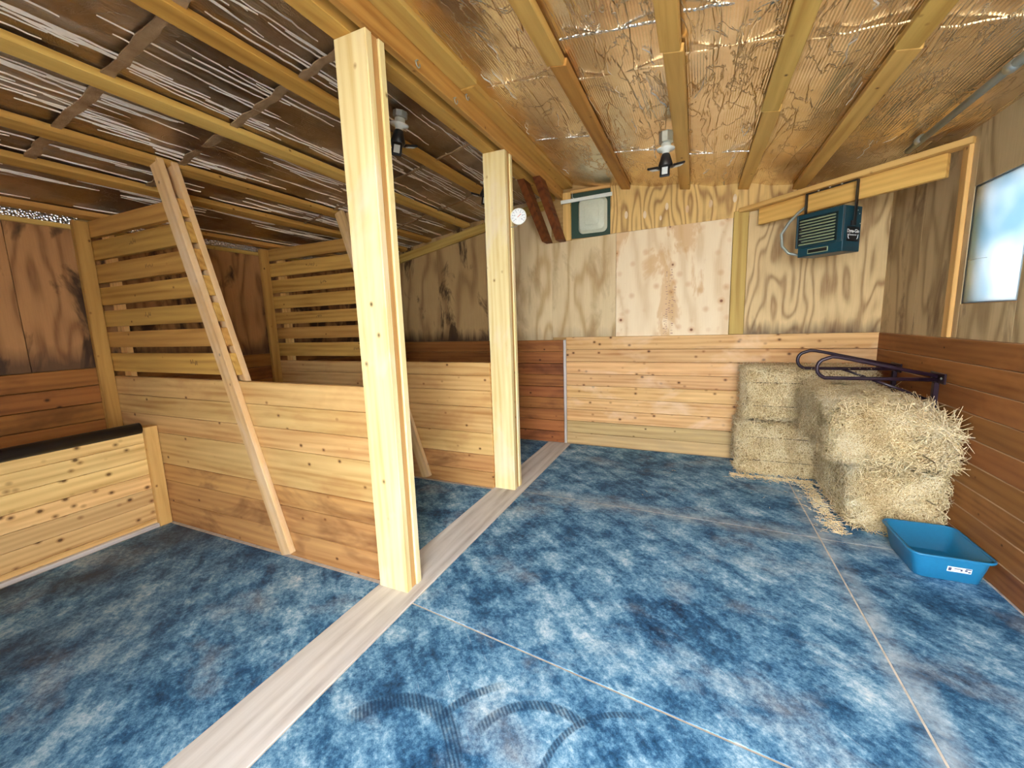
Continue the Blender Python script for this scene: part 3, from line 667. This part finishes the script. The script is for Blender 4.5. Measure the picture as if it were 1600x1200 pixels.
lamp(-.46, 3.46, 2.655, zl, 'black three-wing lamp mostly hidden behind the post with the thermometer', math.radians(187), .2)

# ---------------------------------------------------------------- thermometer
tm = empty('thermometer', (.0, 3.04, 2.20), 'round white dial thermometer with red needle on the side of a post', 'thermometer')
fwd = (Vector(cam.matrix_world.translation) - Vector((.02, 3.03, 2.2))); fwd.z = 0; fwd.normalize(); fwd = (fwd + Vector((0.0, -.5, 0))).normalized()
rt = Vector((0, 0, 1)).cross(fwd); TM = Matrix(((rt.x, 0, fwd.x, .015), (rt.y, 0, fwd.y, 3.03), (0, 1, 0, 2.198), (0, 0, 0, 1)))
bm_obj('case', lathe_bm([(.05, -.012), (.060, -.010), (.061, .004), (.057, .007), (.055, .004)], 32), 'white', TM, tm, True)
dial = bm_obj('dial', lathe_bm([(.055, .002), (.055, .0045)], 32), 'print_white', TM, tm)
V = []; F = []
for k in range(21):
    a = math.radians(-130 + 13 * k); big = k % 2 == 0; r0, r1, w = .048 if big else .050, .053, .0012
    if big: r0 = .040
    b = len(V); d = Vector((math.sin(a), math.cos(a))); n = Vector((d.y, -d.x)) * w
    for r_, s in ((r0, -1), (r0, 1), (r1, 1), (r1, -1)): V.append((d.x * r_ + n.x * s, d.y * r_ + n.y * s, .0048))
    F.append((b, b + 1, b + 2, b + 3))
mesh_obj('scale', V, F, 'ink', TM, dial)
for k in range(6):
    a = math.radians(-130 + 52 * k); text_obj('numeral', str(-40 + k * 20 if k != 2 else 0), .011, 'ink', TM @ Matrix.Translation((math.sin(a) * .032, math.cos(a) * .032, .0046)), dial, .0002)
bm_obj('needle', box_bm(.0035, .036, .001, 0, None, Matrix.Rotation(-.9, 4, 'Z') @ Matrix.Translation((0, .008, .0056))), 'red', TM, dial)
tube('bracket', [(-.067, 3.06, 2.135), (-.02, 3.055, 2.132), (.012, 3.045, 2.150), (.015, 3.040, 2.185)], .003, 'galv', tm, 6)
# ---------------------------------------------------------------- eye hooks in the beam
def hook(y, z, label):
    H = empty('eye_hook', (-.055, y, z), label, 'hook', 'eye hooks in the ridge beam')
    pts = [(-.050 + .012, y + .016 * math.cos(a), z - .004 + .016 * math.sin(a)) for a in [math.pi / 2 + i * 5.2 / 12 for i in range(13)]]
    tube('eye', pts, .0032, 'galv', H, 7); tube('shank', [(-.06, y, z + .014), (-.036, y, z + .013)], .003, 'galv', H, 7)
hook(1.90, 2.70, 'brassy eye hook low on the ridge beam, closest to the ladder-brace post'); hook(2.26, 2.688, 'white open ring hook on the lower edge of the ridge beam'); hook(2.40, 2.77, 'small steel hook high on the ridge beam below the nailer joint')
# ---------------------------------------------------------------- vent tray and white strip
vt = empty('plastic_tray', (.26, 4.43, 2.31), 'cream plastic tray leaning upright in front of the green vent board', 'tray')
def rrect(w, h, r, n=5):
    P = []
    for cx, cy, a0 in ((w / 2 - r, h / 2 - r, 0), (-w / 2 + r, h / 2 - r, 90), (-w / 2 + r, -h / 2 + r, 180), (w / 2 - r, -h / 2 + r, 270)):
        for i in range(n): a = math.radians(a0 + 90 * i / (n - 1)); P.append((cx + r * math.cos(a), cy + r * math.sin(a)))
    return P
def loft(name, secs, mat, Mw, parent=None, smooth=True, cap0=True, cap1=True):
    bm = bmesh.new(); rings = [[bm.verts.new((x, y, z)) for x, y in P] for P, z in secs]; n = len(rings[0])
    for A_, B_ in zip(rings, rings[1:]):
        for k in range(n): bm.faces.new((A_[k], A_[(k + 1) % n], B_[(k + 1) % n], B_[k]))
    if cap0: bm.faces.new(rings[0][::-1])
    if cap1: bm.faces.new(rings[-1])
    return bm_obj(name, bm, mat, Mw, parent, smooth)
VM = Matrix(((1, 0, 0, .262), (0, 0, -1, YB - .012), (0, 1, 0, 2.475), (0, 0, 0, 1)))
loft('shell', [(rrect(.30, .345, .05), .0), (rrect(.30, .345, .05), .006), (rrect(.285, .33, .05), .010), (rrect(.262, .305, .045), .050), (rrect(.25, .292, .04), .056)], 'cream', VM, vt)
loft('raised_panel', [(rrect(.15, .20, .03), .0555), (rrect(.145, .195, .03), .058)], 'cream', VM, vt)
member('cross_strip', (-.06, YB - .085, 2.632), (.475, YB - .085, 2.642), .036, .012, 'white', vt)
tube('cord', [(.05, YB - .032, 2.73), (.06, YB - .06, 2.67), (.10, YB - .07, 2.645)], .0025, 'white', vt, 6)

# ---------------------------------------------------------------- saddle racks
def rack(y, label):
    Rk = empty('saddle_rack', (XR - .012, y, .95), label, 'rack', 'tube racks on the brown wall')
    xw = XR - .02; pts = [(xw, y, .955), (2.40, y, .953), (2.10, y, .952)]
    for i in range(1, 8):
        a = -math.pi / 2 - i * (math.pi * .92) / 8; pts.append((2.115 + .062 * math.cos(a) + (.03 if i > 5 else 0) * 0, y, 1.02 + .068 * math.sin(a)))
    pts += [(2.135, y, 1.098), (2.17, y, 1.095), (2.25, y, 1.078), (2.45, y, 1.030), (xw, y, .978)]
    tube('loop', pts, .0125, 'rack', Rk, 10)
    bx('wall_plate', XR - .024, XR - .0125, y - .085, y + .085, .935, 1.0, 'rack', Rk, 'y', .002)
    bx('leg', XR - .040, XR - .0125, y - .016, y + .016, .77, .94, 'rack', Rk, 'z', .003)
    tube('strut', [(2.36, y, .946), (2.50, y, .89), (XR - .036, y, .815)], .009, 'rack', Rk, 8)
    for s in (-1, 1): bm_obj('bolt', lathe_bm([(.008, 0), (.008, .004), (.004, .006)], 8), 'galv', Matrix.Translation((XR - .024, y + s * .055, .968)) @ Matrix.Rotation(-math.pi / 2, 4, 'Y'), Rk)
rack(3.43, 'plum-black tube rack on the brown wall, over the bulging straw bale')
rack(4.03, 'plum-black tube rack on the brown wall, next to the back wall corner')

# ---------------------------------------------------------------- hay bales
def bale(x0, x1, y0, y1, z0, z1, label, n=9000, long='x', sag=0.0, fuzz=1.0, twine=True, r=.2, slope=0.):
    c = Vector(((x0 + x1) / 2, (y0 + y1) / 2, z0)); B_ = empty('straw_bale', c, label, 'bale', 'straw bales stacked in the corner')
    sx, sy, sz = x1 - x0, y1 - y0, z1 - z0
    bm = bmesh.new(); bmesh.ops.create_cube(bm, size=1); bmesh.ops.subdivide_edges(bm, edges=list(bm.edges), cuts=11, use_grid_fill=True)
    seed = random.uniform(0, 50); half = np.array([sx, sy, sz]) / 2 - .012
    def shape(p):
        q = np.array(p) * 2                                           # -1..1
        qc = np.clip(q * half, -(half - r * min(half)), half - r * min(half)); d = q * half - qc; L = np.linalg.norm(d)
        v = qc + (d / L * min(L, r * min(half)) if L > 1e-9 else 0)
        w = .010 * math.sin(9 * v[0] + seed) * math.cos(8 * v[1] + seed * 2) + .008 * math.sin(17 * v[2] + 11 * v[0] + seed) + .006 * math.sin(23 * v[1] - 14 * v[2] + seed)
        v = v * (1 + w / max(.12, np.linalg.norm(v)))
        v[2] = v[2] - sag * (q[0] ** 2 * .5 + q[1] ** 2 * .5) * (q[2] > 0)
        v[2] = v[2] - slope * max(0, q[0] + .1) * (q[2] * .5 + .5)
        v = np.clip(v, -half, half)
        return v
    for v in bm.verts: v.co = shape(v.co)
    bm.normal_update()
    Mw = Matrix.Translation((c.x, c.y, (z0 + z1) / 2))
    fs = list(bm.faces); ar = np.array([f.calc_area() for f in fs]); nm = np.array([f.normal[:] for f in fs]); quad = np.array([[v.co[:] for v in f.verts] for f in fs])
    bm_obj('core', bm, 'straw_core', Mw, B_, True)
    k = rng.choice(len(fs), n, p=ar / ar.sum()); a, b = rng.random((2, n, 1))
    Q = quad[k]; P = (Q[:, 0] * (1 - a) + Q[:, 1] * a) * (1 - b) + (Q[:, 3] * (1 - a) + Q[:, 2] * a) * b
    N = nm[k]
    rd = rng.normal(size=(n, 3))
    axis = np.array([1, 0, 0.]) if long == 'x' else np.array([0, 1., 0])
    # strands lie across the bale's length, matted on the sides, swirling on the ends
    pref = np.cross(N, axis); rd = rd * .75 + pref * rng.choice([-1, 1], (n, 1)) * .55
    T = rd - N * np.sum(rd * N, 1, keepdims=True); T /= np.linalg.norm(T, axis=1, keepdims=True)
    L = rng.uniform(.03, .12, (n, 1)) * fuzz; lift = np.abs(rng.normal(0, .16, (n, 1))) * (rng.random((n, 1)) < .8) + .05
    T2 = T + N * lift * rng.choice([1, 1, 1, 2.0], (n, 1)); T2 /= np.linalg.norm(T2, axis=1, keepdims=True)
    w = rng.uniform(.0016, .0042, (n, 1)); S_ = np.cross(T, N); bend = N * rng.uniform(-.25, .05, (n, 1)) + S_ * rng.normal(0, .18, (n, 1))
    p0 = P - N * .004; p1 = p0 + T2 * L * .5; p2 = p0 + T2 * L + bend * L
    lim = np.array([sx, sy, sz]) / 2 + np.array([.03, .03, .012])
    V = []
    for q, ww in ((p0, w), (p1, w), (p2, w * .7)):
        V += [q + S_ * ww, q - S_ * ww * .5 + N * ww * .9, q - S_ * ww * .5 - N * ww * .9]
    V = np.stack(V, 1); V = np.clip(V, -lim, lim)
    V[:, :, 2] = np.maximum(V[:, :, 2], -sz / 2 + .002)
    gx = XR - .016 - c.x; V[:, :, 0] = np.minimum(V[:, :, 0], gx); V[:, :, 1] = np.minimum(V[:, :, 1], YB - .026 - c.y)
    V = V.reshape(-1, 3); base = np.arange(n)[:, None] * 9
    f = []
    for s in (0, 3):
        for q in range(3): f.append(np.stack([base[:, 0] + s + q, base[:, 0] + s + (q + 1) % 3, base[:, 0] + s + 3 + (q + 1) % 3, base[:, 0] + s + 3 + q], 1))
    Fq = np.concatenate(f); me = bpy.data.meshes.new('straw'); me.vertices.add(len(V)); me.vertices.foreach_set('co', V.ravel())
    me.loops.add(Fq.size); me.loops.foreach_set('vertex_index', Fq.ravel().astype(np.int32)); me.polygons.add(len(Fq))
    me.polygons.foreach_set('loop_start', np.arange(0, Fq.size, 4, dtype=np.int32)); me.polygons.foreach_set('loop_total', np.full(len(Fq), 4, np.int32)); me.update()
    me.materials.append(M['straw']); o = link(bpy.data.objects.new('straw', me), Mw, B_); o['kind'] = 'stuff'
    if twine:
        for s in (-.22, .22):
            h = half + .008
            pts = [(h[0], s * sz * 1.0, h[2]), (h[0], s * sz, -h[2]), (-h[0], s * sz, -h[2]), (-h[0], s * sz, h[2])]
            if long == 'x': ring = [(-h[0], -h[1], s * sz), (h[0], -h[1], s * sz), (h[0], h[1], s * sz), (-h[0], h[1], s * sz)]
            else: ring = [(s * sx, -h[1], -h[2]), (s * sx, h[1], -h[2]), (s * sx, h[1], h[2]), (s * sx, -h[1], h[2])]
            R2 = []
            for i in range(4):
                a_ = Vector(ring[i]); b_ = Vector(ring[(i + 1) % 4])
                for t_ in (.1, .5, .9): R2.append(a_.lerp(b_, t_))
            bmt = tube_bm(R2, .0028, 5, None, True); bm_obj('twine', bmt, 'twine', Mw, B_, True)
    return B_
bale(1.65, 2.56, 4.03, 4.425, 0.0, .472, 'grey-gold straw bale on the floor along the back wall, under another bale', 15000)
bale(1.68, 2.58, 4.035, 4.425, .488, .950, 'straw bale on top of another along the back wall, beneath the far rack loop', 15000)
bale(2.23, 2.68, 3.13, 3.955, 0.0, .440, 'straw bale on the floor behind the blue tub against the brown wall', 14000, 'y', .0, 1.3, False, .3)
bale(2.07, 2.655, 3.00, 3.955, .475, .880, 'loose bulging golden straw bale on top, under the near rack loop', 16000, 'y', .04, 1.5, False, .5, .10)
# loose straw on the floor
def loose(name, pts, label, L0, L1, mat='straw', cat='straw'):
    V = []; F = []
    for x, y, z in pts:
        a = random.uniform(0, 6.3); L = random.uniform(L0, L1); d = Vector((math.cos(a), math.sin(a), random.uniform(-.05, .25))); s = Vector((-d.y, d.x, 0)) * .0014
        p = Vector((x, y, z)); b = len(V); q = p + d * L
        q.x = min(q.x, XR - .014)
        V += [p + s, p - s, p + Vector((0, 0, .0022)), q + s, q - s, q + Vector((0, 0, .002))]
        F += [(b, b + 1, b + 4, b + 3), (b + 1, b + 2, b + 5, b + 4), (b + 2, b, b + 3, b + 5), (b, b + 2, b + 1), (b + 3, b + 4, b + 5)]
    return tag(mesh_obj(name, V, F, mat), label, cat, kind='stuff')
pts = []
for i in range(1500):
    t_ = random.random()
    if t_ < .45: x, y = random.uniform(1.6, 2.2), 4.0 - abs(random.gauss(0, .05))
    else: x, y = 2.19 - abs(random.gauss(0, .05)), random.uniform(3.05, 4.0)
    pts.append((x, y, .001))
for i in range(14): pts.append((random.uniform(.8, 2.2), random.uniform(3.2, 3.9), .001))
loose('loose_straw', pts, 'loose straw scattered on the mats around the bales', .01, .05)

# ---------------------------------------------------------------- blue tub
tb = empty('plastic_tub', (2.50, 2.83, 0), 'teal blue plastic tub with a white sticker, on the floor by the hay', 'tub')
cx, cy = 2.510, 2.845
TBM = Matrix.Translation((cx, cy, .001))
w0, d0, w1_, d1 = .262, .335, .330, .405
hT = .145
loft('body', [(rrect(w0 - .02, d0 - .02, .03), 0), (rrect(w0, d0, .035), .006), (rrect(w1_ - .016, d1 - .016, .045), hT - .004), (rrect(w1_ - .016, d1 - .016, .045), hT),
              (rrect(w1_ - .024, d1 - .024, .042), hT), (rrect(w0 - .006, d0 - .006, .032), .012), (rrect(w0 - .03, d0 - .03, .025), .008)], 'tub', TBM, tb)
P_ = rrect(w1_, d1, .048, 6); tube('rim', [(cx + x, cy + y, hT - .002) for x, y in P_], .0075, 'tub', tb, 8, True)
ang = math.atan2((w1_ - w0) / 2, hT)
SMt = Matrix.Translation((cx + .030, cy - (d0 / 2 + (d1 - d0) / 2 * .52) + .001, .080)) @ Matrix.Rotation(math.pi / 2 + .22, 4, 'X')
stk = bm_obj('sticker', box_bm(.092, .030, .001, 0), 'print_white', SMt, tb)
V = []; F = []
for x0, x1, z0, z1 in ((-.042, -.030, -.010, .010), (-.020, .004, .003, .008), (-.022, -.002, -.003, -.001), (.004, .012, -.006, .006), (.020, .030, -.004, .005), (.033, .043, -.010, -.002), (.022, .044, .007, .013)):
    b = len(V); V += [(x0, z0, .0008), (x1, z0, .0008), (x1, z1, .0008), (x0, z1, .0008)]; F.append((b, b + 1, b + 2, b + 3))
mesh_obj('sticker_print', V, F, 'ink', SMt, stk)
